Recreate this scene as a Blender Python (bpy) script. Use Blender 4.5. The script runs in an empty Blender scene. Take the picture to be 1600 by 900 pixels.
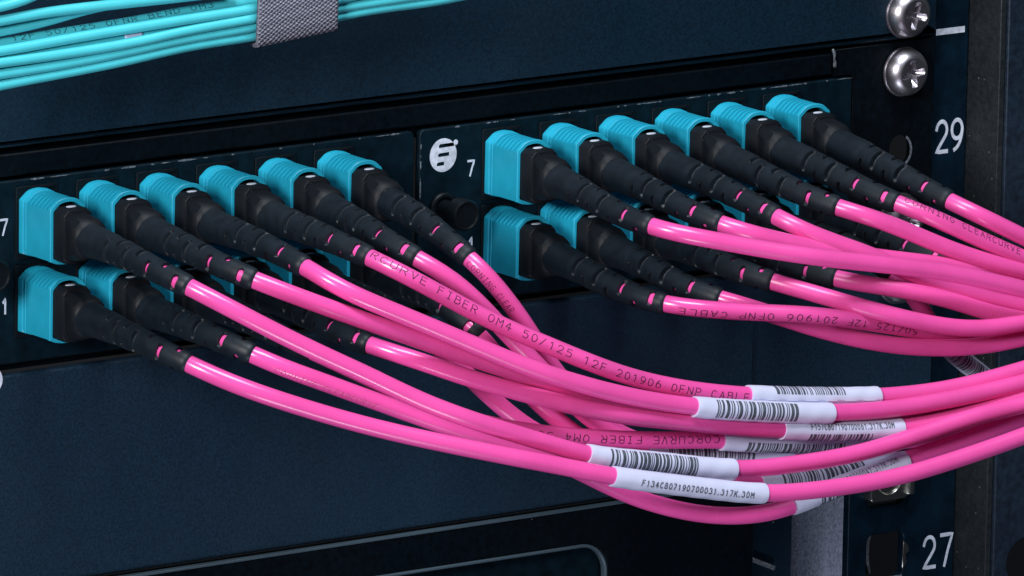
import bpy, bmesh, math, random
from mathutils import Vector, Matrix

random.seed(7)
SC = bpy.context.scene
COL = SC.collection
MM = 0.001                                  # everything below is written in millimetres

# ------------------------------------------------------------------ camera
YAW, PITCH, ROLL = math.radians(36.222), math.radians(12.236), math.radians(1.123)
DIST, TX, TZ, FPX = 2122.183, 119.929, -31.076, 16344.934
FW = Vector((math.sin(YAW)*math.cos(PITCH), math.cos(YAW)*math.cos(PITCH), -math.sin(PITCH)))
_r = Vector((math.cos(YAW), -math.sin(YAW), 0)); _u = _r.cross(FW)
RT = _r*math.cos(ROLL) + _u*math.sin(ROLL)
UP = -_r*math.sin(ROLL) + _u*math.cos(ROLL)
CAM = Vector((TX, 0, TZ)) - FW*DIST

def at(px, py, Y=0.0):
    """Point (mm) at distance -Y in front of the panel plane that the photograph shows at px, py."""
    d = FW + RT*((px-800)/FPX) + UP*((450-py)/FPX)
    return CAM + d*((Y-CAM.y)/d.y)

def pix(p):
    d = p - CAM; w = d.dot(FW)
    return 800+FPX*d.dot(RT)/w, 450-FPX*d.dot(UP)/w

cam_data = bpy.data.cameras.new('camera'); cam = bpy.data.objects.new('camera', cam_data); COL.objects.link(cam)
cam_data.sensor_width = 36; cam_data.lens = FPX*36/1600
cam_data.clip_start = 0.05; cam_data.clip_end = 50
m = Matrix((RT, UP, -FW)).transposed().to_4x4(); m.translation = CAM*MM
cam.matrix_world = m
SC.camera = cam

# ------------------------------------------------------------------ world and lamps
world = bpy.data.worlds.new('World'); SC.world = world; world.use_nodes = True
bg = world.node_tree.nodes['Background']
bg.inputs[0].default_value = (0.42, 0.50, 0.72, 1); bg.inputs[1].default_value = 0.032

def area(name, loc, target, size, size_y, power, color):
    d = bpy.data.lights.new(name, 'AREA'); d.shape = 'RECTANGLE'; d.size = size*MM; d.size_y = size_y*MM
    d.energy = power; d.color = color
    o = bpy.data.objects.new(name, d); COL.objects.link(o)
    o.location = Vector(loc)*MM
    o.rotation_euler = (Vector(target)-Vector(loc)).to_track_quat('-Z', 'Y').to_euler()
    return o
area('key_softbox', (-800, -520, 330), (110, 0, -30), 240, 240, 11.0, (1.0, 0.98, 0.98))
area('overhead_softbox', (60, -330, 720), (110, -10, -30), 420, 240, 7.5, (0.88, 0.95, 1.0))
area('low_fill_softbox', (-150, -520, -620), (110, -20, -30), 300, 120, 2.6, (0.82, 0.88, 1.0))

SC.view_settings.view_transform = 'Standard'; SC.view_settings.look = 'None'
SC.view_settings.gamma = 1; SC.view_settings.use_curve_mapping = False; SC.view_settings.exposure = 0
SC.render.engine = 'CYCLES'
SC.cycles.use_denoising = True
SC.cycles.max_bounces = 8

# ------------------------------------------------------------------ materials
def mat(name, color, rough=0.5, metal=0.0, spec=0.5, bump=None, var=None, speck=None, coat=0.0):
    """bump=(scale per m, strength, distance mm), var=(scale, amount), speck=(scale, threshold, colour)"""
    M = bpy.data.materials.new(name); M.use_nodes = True
    nt = M.node_tree; b = nt.nodes['Principled BSDF']
    b.inputs['Base Color'].default_value = (*color, 1); b.inputs['Roughness'].default_value = rough
    b.inputs['Metallic'].default_value = metal; b.inputs['Specular IOR Level'].default_value = spec
    b.inputs['Coat Weight'].default_value = coat; b.inputs['Coat Roughness'].default_value = 0.12
    tc = nt.nodes.new('ShaderNodeTexCoord')
    out = None
    if var:
        n = nt.nodes.new('ShaderNodeTexNoise'); n.inputs['Scale'].default_value = var[0]; n.inputs['Detail'].default_value = 6
        nt.links.new(tc.outputs['Object'], n.inputs['Vector'])
        r = nt.nodes.new('ShaderNodeValToRGB')
        lo = [c*(1-var[1]) for c in color]; hi = [min(1, c*(1+var[1])) for c in color]
        r.color_ramp.elements[0].position = 0.3; r.color_ramp.elements[0].color = (*lo, 1)
        r.color_ramp.elements[1].position = 0.7; r.color_ramp.elements[1].color = (*hi, 1)
        nt.links.new(n.outputs['Fac'], r.inputs['Fac']); out = r.outputs['Color']
        n2 = nt.nodes.new('ShaderNodeTexNoise'); n2.inputs['Scale'].default_value = 26; n2.inputs['Detail'].default_value = 4
        nt.links.new(tc.outputs['Object'], n2.inputs['Vector'])
        mr = nt.nodes.new('ShaderNodeMapRange'); mr.inputs['To Min'].default_value = max(0.05, rough-0.09); mr.inputs['To Max'].default_value = rough+0.09
        mr.inputs['From Min'].default_value = .3; mr.inputs['From Max'].default_value = .7
        nt.links.new(n2.outputs['Fac'], mr.inputs['Value']); nt.links.new(mr.outputs['Result'], b.inputs['Roughness'])
    if speck:
        v = nt.nodes.new('ShaderNodeTexVoronoi'); v.inputs['Scale'].default_value = speck[0]
        nt.links.new(tc.outputs['Object'], v.inputs['Vector'])
        wn = nt.nodes.new('ShaderNodeMath'); wn.operation = 'LESS_THAN'; wn.inputs[1].default_value = speck[1]
        nt.links.new(v.outputs['Distance'], wn.inputs[0])
        sx = nt.nodes.new('ShaderNodeSeparateColor'); nt.links.new(v.outputs['Color'], sx.inputs['Color'])
        g = nt.nodes.new('ShaderNodeMath'); g.operation = 'GREATER_THAN'; g.inputs[1].default_value = speck[3]
        nt.links.new(sx.outputs['Red'], g.inputs[0])
        mu = nt.nodes.new('ShaderNodeMath'); mu.operation = 'MULTIPLY'
        nt.links.new(wn.outputs[0], mu.inputs[0]); nt.links.new(g.outputs[0], mu.inputs[1])
        mx = nt.nodes.new('ShaderNodeMix'); mx.data_type = 'RGBA'
        mx.inputs[7].default_value = (*speck[2], 1)
        if out: nt.links.new(out, mx.inputs[6])
        else: mx.inputs[6].default_value = (*color, 1)
        nt.links.new(mu.outputs[0], mx.inputs[0]); out = mx.outputs[2]
    if out: nt.links.new(out, b.inputs['Base Color'])
    if bump:
        n = nt.nodes.new('ShaderNodeTexNoise'); n.inputs['Scale'].default_value = bump[0]; n.inputs['Detail'].default_value = 3
        nt.links.new(tc.outputs['Object'], n.inputs['Vector'])
        bp = nt.nodes.new('ShaderNodeBump'); bp.inputs['Strength'].default_value = bump[1]; bp.inputs['Distance'].default_value = bump[2]*MM
        nt.links.new(n.outputs['Fac'], bp.inputs['Height']); nt.links.new(bp.outputs['Normal'], b.inputs['Normal'])
    return M

SPK = (0.35, 0.38, 0.42)
M = {
 'navy':   mat('navy_powder_coat', (0.0040, 0.0145, 0.0275), 0.52, spec=0.17, bump=(1900, 0.4, 0.06), var=(2000, 0.32), speck=(260, 0.06, SPK, 0.985)),
 'navy_lit': mat('navy_powder_coat_lit', (0.0074, 0.0195, 0.0360), 0.46, spec=0.22, bump=(1900, 0.4, 0.06), var=(2000, 0.34), speck=(260, 0.06, SPK, 0.985)),  # same navy, lightened: the brighter light on the lower panel is in the colour
 'black_paint': mat('black_powder_coat', (0.0010, 0.0028, 0.0050), 0.52, spec=0.09, bump=(1700, 0.5, 0.06), var=(700, 0.4), speck=(330, 0.06, SPK, 0.975)),
 'module': mat('module_black_paint', (0.0016, 0.0075, 0.0130), 0.48, spec=0.11, bump=(1900, 0.4, 0.05), var=(350, 0.4), speck=(300, 0.12, SPK, 0.98)),
 'rail':   mat('rail_black_paint', (0.0016, 0.0080, 0.0165), 0.45, spec=0.12, bump=(1500, 0.4, 0.06), var=(300, 0.4)),
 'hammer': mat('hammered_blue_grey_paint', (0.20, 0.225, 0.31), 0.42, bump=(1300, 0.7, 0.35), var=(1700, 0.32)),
 'strip':  mat('worn_black_channel', (0.011, 0.0145, 0.018), 0.55, spec=0.35, bump=(1100, 0.6, 0.15), var=(900, 0.4), speck=(600, 0.14, (0.08, 0.09, 0.10), 0.95)),
 'side':   mat('side_panel_navy_paint', (0.009, 0.017, 0.031), 0.5, spec=0.3, bump=(1400, 0.6, 0.10), var=(700, 0.4)),
 'dark':   mat('dark_interior', (0.003, 0.004, 0.006), 0.8),
 'edge':   mat('bare_edge_wear_and_glint', (0.16, 0.18, 0.21), 0.45, metal=0.4, bump=(2500, 0.8, 0.1), var=(1500, 0.7)),
 'highlight':   mat('edge_highlight_grey', (0.040, 0.064, 0.085), 0.4, bump=(1500, 0.4, 0.05)),  # paler grey that paints in the light caught on bezel edges
 'print':  mat('white_ink', (0.50, 0.54, 0.64), 0.6, var=(900, 0.22)),
 'adapter': mat('adapter_black_plastic', (0.003, 0.0055, 0.008), 0.45, spec=0.15, bump=(1200, 0.3, 0.03)),
 'aqua':   mat('aqua_plastic', (0.013, 0.320, 0.475), 0.32, bump=(1100, 0.22, 0.04), var=(260, 0.07)),
 'body':   mat('connector_black_plastic', (0.0040, 0.0058, 0.0088), 0.56, spec=0.22, bump=(900, 0.2, 0.04)),
 'boot':   mat('black_rubber', (0.0052, 0.0092, 0.0150), 0.55, spec=0.32, bump=(850, 0.35, 0.06), var=(420, 0.3), speck=(420, 0.10, (0.30, 0.32, 0.34), 0.997)),
 'pink':   mat('pink_jacket', (0.74, 0.078, 0.340), 0.29, spec=0.55, bump=(900, 0.05, 0.03), var=(110, 0.07)),
 'cyan':   mat('aqua_cable_jacket', (0.062, 0.500, 0.580), 0.38, bump=(420, 0.12, 0.05), var=(160, 0.05)),
 'ink':    mat('black_ink', (0.065, 0.009, 0.032), 0.6, var=(900, 0.6)),
 'faint_ink': mat('worn_ink', (0.50, 0.04, 0.18), 0.5, var=(900, 0.3)),
 'teal_ink': mat('dark_teal_ink', (0.006, 0.06, 0.08), 0.6),
 'paper':  mat('white_label_film', (0.535, 0.555, 0.74), 0.42, bump=(300, 0.15, 0.06), var=(120, 0.04)),
 'bar_ink': mat('label_print_ink', (0.055, 0.068, 0.090), 0.6, var=(700, 0.5)),
 'steel':  mat('nickel_plated_steel', (0.50, 0.475, 0.52), 0.34, metal=1.0, bump=(350, 0.25, 0.12), var=(260, 0.18)),
 'nut':    mat('zinc_plated_steel', (0.50, 0.49, 0.46), 0.28, metal=1.0, bump=(300, 0.3, 0.2)),
 'key':    mat('white_plastic_mark', (0.42, 0.46, 0.54), 0.5),
}

def strap_material():
    m_ = bpy.data.materials.new('woven_grey_loop_fabric'); m_.use_nodes = True
    nt = m_.node_tree; b = nt.nodes['Principled BSDF']; b.inputs['Roughness'].default_value = 0.75
    uv = nt.nodes.new('ShaderNodeUVMap'); sep = nt.nodes.new('ShaderNodeSeparateXYZ'); nt.links.new(uv.outputs[0], sep.inputs[0])
    def math_(op, a, c=None):
        n = nt.nodes.new('ShaderNodeMath'); n.operation = op
        for k, x in enumerate((a, c)):
            if x is None: continue
            if isinstance(x, (int, float)): n.inputs[k].default_value = x
            else: nt.links.new(x, n.inputs[k])
        return n.outputs[0]
    nz = nt.nodes.new('ShaderNodeTexNoise'); nz.inputs['Scale'].default_value = 9; nz.inputs['Detail'].default_value = 2
    nt.links.new(uv.outputs[0], nz.inputs['Vector'])
    wob = math_('MULTIPLY', math_('SUBTRACT', nz.outputs['Fac'], 0.5), 2.6)
    a = math_('ADD', math_('MULTIPLY', sep.outputs[0], 2*math.pi*14), wob)
    c = math_('ADD', math_('MULTIPLY', sep.outputs[1], 2*math.pi*22), wob)
    h = math_('MULTIPLY', math_('ADD', math_('MULTIPLY', math_('SINE', a), math_('SINE', c)), 1.0), 0.5)
    fine = math_('MULTIPLY', math_('ADD', math_('SINE', math_('MULTIPLY', sep.outputs[1], 2*math.pi*52)), 1.0), 0.10)
    h2 = math_('ADD', h, fine)
    r = nt.nodes.new('ShaderNodeValToRGB')
    r.color_ramp.elements[0].position = 0.30; r.color_ramp.elements[0].color = (0.045, 0.050, 0.090, 1)
    r.color_ramp.elements[1].position = 0.86; r.color_ramp.elements[1].color = (0.27, 0.28, 0.345, 1)
    nt.links.new(h2, r.inputs['Fac']); nt.links.new(r.outputs['Color'], b.inputs['Base Color'])
    bp = nt.nodes.new('ShaderNodeBump'); bp.inputs['Strength'].default_value = 1.0; bp.inputs['Distance'].default_value = 0.5*MM
    nt.links.new(h2, bp.inputs['Height']); nt.links.new(bp.outputs['Normal'], b.inputs['Normal'])
    return m_
M['strap'] = strap_material()

# ------------------------------------------------------------------ helpers
def link(name, mesh, material, parent=None, smooth=False, loc=None):
    if material is not None and not mesh.materials: mesh.materials.append(M[material])
    if smooth:
        for p in mesh.polygons: p.use_smooth = True
    o = bpy.data.objects.new(name, mesh); COL.objects.link(o)
    if parent: o.parent = parent
    if loc is not None: o.location = Vector(loc)*MM
    return o

def mesh_of(verts, faces, name='mesh'):
    me = bpy.data.meshes.new(name)
    me.from_pydata([tuple(c*MM for c in v) for v in verts], [], faces); me.update()
    return me

def fix_normals(me):
    bm = bmesh.new(); bm.from_mesh(me); bmesh.ops.recalc_face_normals(bm, faces=bm.faces); bm.to_mesh(me); bm.free(); return me

def sharp(me, deg=35):
    for p in me.polygons: p.use_smooth = True
    me.set_sharp_from_angle(angle=math.radians(deg)); return me

def thing(name, label, cat, loc=(0, 0, 0), group=None):
    o = bpy.data.objects.new(name, None); COL.objects.link(o); o.empty_display_size = 0.005
    o.location = Vector(loc)*MM
    return tag(o, label, cat, group)

def tag(o, label, cat, group=None):
    o['label'] = label; o['category'] = cat
    if group: o['group'] = group
    return o

def structure(o):
    o['kind'] = 'structure'; return o

def eval_mesh(ob):
    COL.objects.link(ob)
    dg = bpy.context.evaluated_depsgraph_get(); dg.update()
    me = bpy.data.meshes.new_from_object(ob.evaluated_get(dg), depsgraph=dg)
    d = ob.data
    bpy.data.objects.remove(ob); bpy.data.curves.remove(d)
    return me

def plate_mesh(outer, holes, y_front, thick, bevel=0.25):
    """Flat sheet in the x-z plane with holes and softened edges; outlines in mm."""
    cu = bpy.data.curves.new('outline', 'CURVE'); cu.dimensions = '2D'; cu.fill_mode = 'BOTH'
    cu.extrude = max(0.01, thick/2-bevel); cu.bevel_depth = bevel; cu.bevel_resolution = 1
    cu.offset = -bevel
    for loop in [outer]+holes:
        s = cu.splines.new('POLY'); s.points.add(len(loop)-1); s.use_cyclic_u = True
        for p, (x, z) in zip(s.points, loop): p.co = (x, z, 0, 1)
    me = eval_mesh(bpy.data.objects.new('outline', cu))
    me.materials.clear()
    for v in me.vertices:
        x, y, z = v.co; v.co = (x*MM, (y_front+thick/2-z)*MM, y*MM)
    me.update()
    return sharp(me, 50)

def rrect(x0, x1, z0, z1, r=0.0, n=6):
    if r <= 0: return [(x0, z0), (x1, z0), (x1, z1), (x0, z1)]
    pts = []
    for cx, cz, a0 in ((x1-r, z0+r, -90), (x1-r, z1-r, 0), (x0+r, z1-r, 90), (x0+r, z0+r, 180)):
        for k in range(n+1):
            a = math.radians(a0+90*k/n); pts.append((cx+r*math.cos(a), cz+r*math.sin(a)))
    return pts

def circle(cx, cz, r, n=28, sx=1.0):
    return [(cx+r*sx*math.cos(2*math.pi*k/n), cz+r*math.sin(2*math.pi*k/n)) for k in range(n)]

def box_mesh(x0, x1, y0, y1, z0, z1, bevel=0.0):
    bm = bmesh.new(); bmesh.ops.create_cube(bm, size=1)
    for v in bm.verts:
        v.co = Vector(((x0+x1)/2+v.co.x*(x1-x0), (y0+y1)/2+v.co.y*(y1-y0), (z0+z1)/2+v.co.z*(z1-z0)))*MM
    if bevel > 0: bmesh.ops.bevel(bm, geom=bm.edges[:], offset=bevel*MM, segments=2, affect='EDGES', profile=0.5)
    me = bpy.data.meshes.new('box'); bm.to_mesh(me); bm.free()
    return sharp(me, 40)

def lathe_mesh(profile, n=32, cap=True):
    """profile = (radius, out) pairs; axis points out of the panel (-y)."""
    V, F = [], []
    for r, h in profile:
        for k in range(n):
            a = 2*math.pi*k/n; V.append((r*math.cos(a), -h, r*math.sin(a)))
    for i in range(len(profile)-1):
        for k in range(n):
            F.append((i*n+k, i*n+(k+1) % n, (i+1)*n+(k+1) % n, (i+1)*n+k))
    if cap: F.append(tuple(range(n))); F.append(tuple((len(profile)-1)*n+k for k in range(n)))
    return sharp(fix_normals(mesh_of(V, F)), 35)

def _arc(cx, cy, rx, ry, a0, a1, n=9):
    return [(cx+rx*math.cos(math.radians(a0+(a1-a0)*k/n)), cy+ry*math.sin(math.radians(a0+(a1-a0)*k/n))) for k in range(n+1)]
GLYPHS = {
 'A': [[(0, 0), (.3, 1), (.6, 0)], [(.12, .36), (.48, .36)]],
 'B': [[(0, 0), (0, 1), (.34, 1)]+_arc(.34, .77, .22, .23, 90, -90, 6)+[(0, .54)], [(.34, .54)]+_arc(.34, .27, .26, .27, 90, -90, 6)+[(0, 0)]],
 'C': [_arc(.32, .5, .32, .5, 45, 315, 14)],
 'D': [[(0, 0), (0, 1), (.28, 1)]+_arc(.28, .5, .32, .5, 90, -90, 10)+[(0, 0)]],
 'E': [[(.55, 1), (0, 1), (0, 0), (.55, 0)], [(0, .52), (.45, .52)]],
 'F': [[(.55, 1), (0, 1), (0, 0)], [(0, .52), (.45, .52)]],
 'G': [_arc(.32, .5, .32, .5, 45, 330, 14)+[(.6, .46), (.36, .46)]],
 'I': [[(.3, 0), (.3, 1)], [(.12, 1), (.48, 1)], [(.12, 0), (.48, 0)]],
 'K': [[(0, 0), (0, 1)], [(.58, 1), (0, .42)], [(.2, .6), (.6, 0)]],
 'L': [[(0, 1), (0, 0), (.55, 0)]],
 'M': [[(0, 0), (0, 1), (.32, .4), (.64, 1), (.64, 0)]],
 'N': [[(0, 0), (0, 1), (.6, 0), (.6, 1)]],
 'O': [_arc(.31, .5, .31, .5, 0, 360, 18)],
 'P': [[(0, 0), (0, 1), (.34, 1)]+_arc(.34, .74, .25, .26, 90, -90, 7)+[(0, .48)]],
 'R': [[(0, 0), (0, 1), (.34, 1)]+_arc(.34, .74, .25, .26, 90, -90, 7)+[(0, .48)], [(.3, .48), (.6, 0)]],
 'U': [[(0, 1), (0, .3)]+_arc(.3, .3, .3, .3, 180, 360, 10)+[(.6, 1)]],
 'V': [[(0, 1), (.3, 0), (.6, 1)]],
 '0': [_arc(.29, .5, .29, .5, 0, 360, 18)],
 '1': [[(.1, .78), (.32, 1), (.32, 0)]],
 '2': [_arc(.28, .71, .28, .29, 170, -38, 12)+[(.0, .0), (.58, .0)]],
 '3': [_arc(.27, .76, .26, .24, 150, -80, 9)+_arc(.27, .27, .3, .27, 80, -150, 10)],
 '4': [[(.42, 0), (.42, 1), (0, .32), (.6, .32)]],
 '5': [[(.53, 1), (.08, 1), (.03, .55)]+_arc(.27, .32, .3, .32, 125, -140, 11)],
 '6': [_arc(.54, .31, .52, .69, 104, 174, 8)+_arc(.3, .31, .28, .31, 180, 540, 18)],
 '7': [[(0, 1), (.58, 1), (.36, .5), (.2, 0)]],
 '8': [_arc(.29, .76, .24, .24, -90, 270, 14), _arc(.29, .26, .29, .26, 90, 450, 14)],
 '9': [_arc(.29, .69, .28, .31, 0, -360, 18), _arc(.05, .69, .52, .69, 0, -76, 9)],
 '/': [[(0, 0), (.5, 1)]], '.': [[(.1, 0), (.1, .1)]], ' ': [],
}
def text_mesh(body, width=None, height=None, bold=0.09, gap=0.3, jitter=0.0, seg=0.14):
    """Single-stroke lettering as a flat mesh in x-y, lower left at 0,0, scaled to width and height (mm)."""
    R = random.Random(len(body)*7+int(bold*1000)); V, F = [], []; ox = 0.0
    for ch in body:
        dx, dy = R.uniform(-jitter, jitter), R.uniform(-jitter, jitter)
        for li, line in enumerate(GLYPHS[ch]):
            pts = []
            for p, q in zip(line, line[1:]):
                n = max(1, int(math.hypot(q[0]-p[0], q[1]-p[1])/seg+0.5))
                for k in range(n): pts.append((p[0]+(q[0]-p[0])*k/n, p[1]+(q[1]-p[1])*k/n))
            pts.append(line[-1]); m_ = len(pts); k0 = len(V)
            for i, (x, y) in enumerate(pts):
                a_ = pts[max(0, i-1)]; b_ = pts[min(m_-1, i+1)]
                if i in (0, m_-1) and line[0] == line[-1]: a_, b_ = pts[-2], pts[1]
                tx, ty = b_[0]-a_[0], b_[1]-a_[1]; l = math.hypot(tx, ty) or 1
                tx, ty = tx/l, ty/l; e = 0.0
                if line[0] != line[-1]: e = -bold/2 if i == 0 else (bold/2 if i == m_-1 else 0)
                w = bold/2*(1+R.uniform(-1, 1)*jitter*4)
                V.append((ox+dx+x+tx*e-ty*w, dy+y+ty*e+tx*w, li)); V.append((ox+dx+x+tx*e+ty*w, dy+y+ty*e-tx*w, li))
            for i in range(m_-1): F.append((k0+2*i, k0+2*i+1, k0+2*i+3, k0+2*i+2))
        ox += 0.6+gap if ch != '.' else 0.25+gap
    xs = [v[0] for v in V]; ys = [v[1] for v in V]
    x0, x1, y0, y1 = min(xs), max(xs), min(ys), max(ys)
    sy = height/(y1-y0) if height else width/(x1-x0)
    sx = width/(x1-x0) if width else sy
    me = bpy.data.meshes.new('lettering')
    me.from_pydata([((x-x0)*sx, (y-y0)*sy, z*0.012) for x, y, z in V], [], F); me.update()
    return me

def wall_text(name, body, cx, cz, y, height, parent, width=None, material='print', bold=0.12, gap=0.3):
    me = text_mesh(body, width, height, bold, gap)
    w = max(v.co.x for v in me.vertices); h = max(v.co.y for v in me.vertices)
    for v in me.vertices: v.co = Vector((cx-w/2+v.co.x, y-v.co.z, cz-h/2+v.co.y))*MM
    me.update()
    return link(name, me, material, parent)

# ------------------------------------------------------------------ rack: rail, channel, side panel, interior
X0 = -60.0
U_TOP, U_BOT, U28_BOT = 10.96, -33.49, -77.94          # rack-unit boundaries (44.45 mm apart)
structure(link('rack_interior', box_mesh(-90, 330, 70, 74, -190, 120), 'dark'))

rail = thing('rack_rail', 'black vertical rack rail with white unit numbers 29 and 27 at the right', 'rack rail', (223, 2, -160))
def relink(o, parent):
    o.parent = parent; o.matrix_parent_inverse = Matrix.Translation(-parent.location); return o
RY = 1.7
holes = []
for u in range(-4, 3):
    base = U_TOP + u*44.45
    for k in (-6.35, -22.225, -38.1):
        holes.append(rrect(214.6, 224.4, base+k-4.9, base+k+4.9, 1.5, 5))
relink(link('front_flange', plate_mesh(rrect(209.6, 238.0, -160, 70), holes, RY, 2.0, 0.3), 'rail'), rail)
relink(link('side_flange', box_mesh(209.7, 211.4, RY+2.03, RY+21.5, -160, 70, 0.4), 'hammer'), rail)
n29, n27, nbar = at(1483, 212, RY), at(1465, 861, RY), at(1485, 48, RY)
relink(wall_text('unit_number', '29', n29.x, n29.z, RY-0.04, 7.3, rail, 7.6, bold=0.135, gap=0.22), rail)
relink(wall_text('unit_number', '27', n27.x, n27.z, RY-0.04, 7.5, rail, 8.2, bold=0.125, gap=0.3), rail)
relink(link('unit_mark', box_mesh(nbar.x-3.8, nbar.x+3.8, RY-0.05, RY-0.01, nbar.z-0.65, nbar.z+0.65), 'print'), rail)

chan = tag(link('rack_channel', plate_mesh(rrect(238.4, 239.9, -160, 70), [], -8.4, 12.0, 0.2), 'strip'),
           'worn dark channel edge standing forward between the numbered rail and side panel', 'channel')
hc = at(1604, 878, -9); side_holes = [circle(hc.x, hc.z, 5.3, 40)]
side = tag(link('side_panel', plate_mesh(rrect(240.1, 330, -160, 70), side_holes, -9.0, 1.6, 0.3), 'side'),
           'dark navy side panel with a round hole at the right edge', 'panel')

# ------------------------------------------------------------------ panels
up = thing('blank_panel', 'dark navy panel across the top, behind the turquoise cable bundle', 'panel', (90, 1, 40))
slot = rrect(216.4, 222.4, 12.6, 19.4, 3.2, 5)
relink(link('plate', plate_mesh(rrect(X0, 228.0, 10.7, 80, 1.2, 4), [slot], -0.2, 1.8, 0.5), 'navy'), up)

low = thing('blank_panel', 'wide dark navy blank panel below the plugged ports', 'panel', (80, 1, -76))
relink(link('plate', plate_mesh(rrect(X0, 181.2, -77.9, -34.6, 0.5, 3), [], -1.4, 2.6, 0.5), 'navy_lit'), low)
relink(link('mounting_ear', plate_mesh(rrect(181.5, 229.2, -77.6, -34.8, 1.0, 3), [rrect(216.4, 222.4, -43.5, -37.0, 3.1, 5), rrect(216.4, 222.4, -74.7, -68.3, 3.1, 5)], -0.1, 1.6, 0.3), 'navy_lit'), low)
cp = at(-17, 596, -1.5); relink(link('corner_print', plate_mesh(circle(cp.x, cp.z, 2.9, 32, 1.1), [circle(cp.x-0.5, cp.z, 1.9, 24, 1.0)], -1.47, 0.05, 0.005), 'print'), low)

dev = thing('rack_device', 'dark device with a rounded recessed bezel at the bottom edge', 'device', (80, 1, -122))
relink(link('front_bezel', plate_mesh(rrect(X0, 181.4, -124, -78.7, 0.5, 3), [rrect(60, 143.6, -118, -86.2, 6.5, 8)], -2.6, 3.8, 0.35), 'black_paint'), dev)
relink(link('bezel_highlight', plate_mesh(rrect(X0, 181.4, -78.95, -78.45), [], -2.75, 1.6, 0.12), 'highlight'), dev)  # painted highlight: thin pale strip for light along the bezel's top edge
relink(link('recessed_panel', box_mesh(55, 150, 0.6, 2.6, -121, -83), 'module'), dev)
rim = plate_mesh(rrect(60.05, 143.55, -117.95, -86.25, 6.5, 8), [rrect(60.7, 142.9, -117.3, -86.9, 6.0, 8)], -2.9, 1.6, 0.2)
relink(link('rim', rim, 'highlight'), dev)  # recess rim; its light line is put into the colour
relink(link('side_wall', box_mesh(182.6, 201.2, 10, 12, -124, -78.8, 0.3), 'navy'), dev)
lt = relink(link('latch', box_mesh(-3.6, 3.6, -0.5, 0.5, -0.5, 0.5, 0.2), 'edge'), dev)
lt.matrix_parent_inverse = Matrix(); lt.location = at(1190, 880, 9)*MM-dev.location; lt.rotation_euler = (0, math.radians(24), 0)

# patch panel enclosure: lip and ears round the two modules
enc = thing('patch_panel_frame', 'black one-unit patch panel frame holding the two port modules', 'panel frame', (90, 1, -33))
relink(link('top_lip', plate_mesh(rrect(X0, 201.2, 4.75, 9.35, 0.3, 2), [], 0.3, 2.0, 0.4), 'black_paint'), enc)
relink(link('back_cover', box_mesh(X0, 209.0, 2.6, 4.0, 2.0, 13.5), 'black_paint'), enc)
relink(link('bottom_lip', plate_mesh(rrect(X0, 206.0, -34.2, -33.3), [], 1.4, 2.0, 0.1), 'black_paint'), enc)
relink(link('mounting_ear', plate_mesh([(206.5, -33.3), (227.3, -33.3), (227.9, -32.7), (227.9, 9.5), (227.3, 10.1), (201.6, 10.1), (201.6, 4.45), (206.5, 4.45)],
        [rrect(216.4, 222.4, 0.6, 7.0, 3.0, 5), rrect(216.6, 222.2, -16.4, -9.6, 2.8, 6), rrect(216.4, 222.4, -30.4, -23.8, 3.0, 5)], 0.15, 1.5, 0.2), 'black_paint'), enc)
relink(link('chipped_corner', plate_mesh([(201.0, 6.6), (201.6, 6.4), (201.55, 7.8), (201.2, 8.3), (201.5, 9.4), (200.8, 10.5), (200.5, 10.2), (200.95, 8.9)], [], -0.45, 0.5, 0.15), 'edge'), enc)

def chips(parent, name, line_a, line_b, y, n, seed):
    """Bare-metal chips worn along an edge: tiny irregular flakes."""
    R = random.Random(seed); V, F = [], []
    for _ in range(n):
        t = R.random(); cx = line_a[0]+(line_b[0]-line_a[0])*t; cz = line_a[1]+(line_b[1]-line_a[1])*t
        L = R.choice((0.3, 0.5, 0.8, 1.6, 2.6)); h = R.uniform(0.10, 0.28)
        if abs(line_b[0]-line_a[0]) < abs(line_b[1]-line_a[1]): dx, dz = h, L
        else: dx, dz = L, h
        k = len(V); m_ = 7
        for q in range(m_):
            a = 2*math.pi*q/m_; rr = R.uniform(0.55, 1.0)
            V.append((cx+dx*rr*math.cos(a), y, cz+dz*rr*math.sin(a)))
        V.append((cx, y-0.05, cz))
        for q in range(m_): F.append((k+q, k+(q+1) % m_, k+m_))
    o = link(name, fix_normals(mesh_of(V, F)), 'edge'); return relink(o, parent)

PITCHX, MODX, ROW = 14.223, 112.59, 15.633
def adapter_mesh():
    # frame standing 0.7 mm proud of the module plate round the port
    return plate_mesh(rrect(-0.95, 8.75, -12.0, 2.6, 0.4, 2), [rrect(0.5, 7.3, -9.6, 0.9, 0.3, 2)], -0.40, 0.38, 0.1)
ADAPT = adapter_mesh(); ADAPT.materials.append(M['adapter'])
CLIP = box_mesh(4.6, 7.6, -0.9, -0.42, 1.9, 2.5, 0.12); CLIP.materials.append(M['adapter'])

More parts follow.
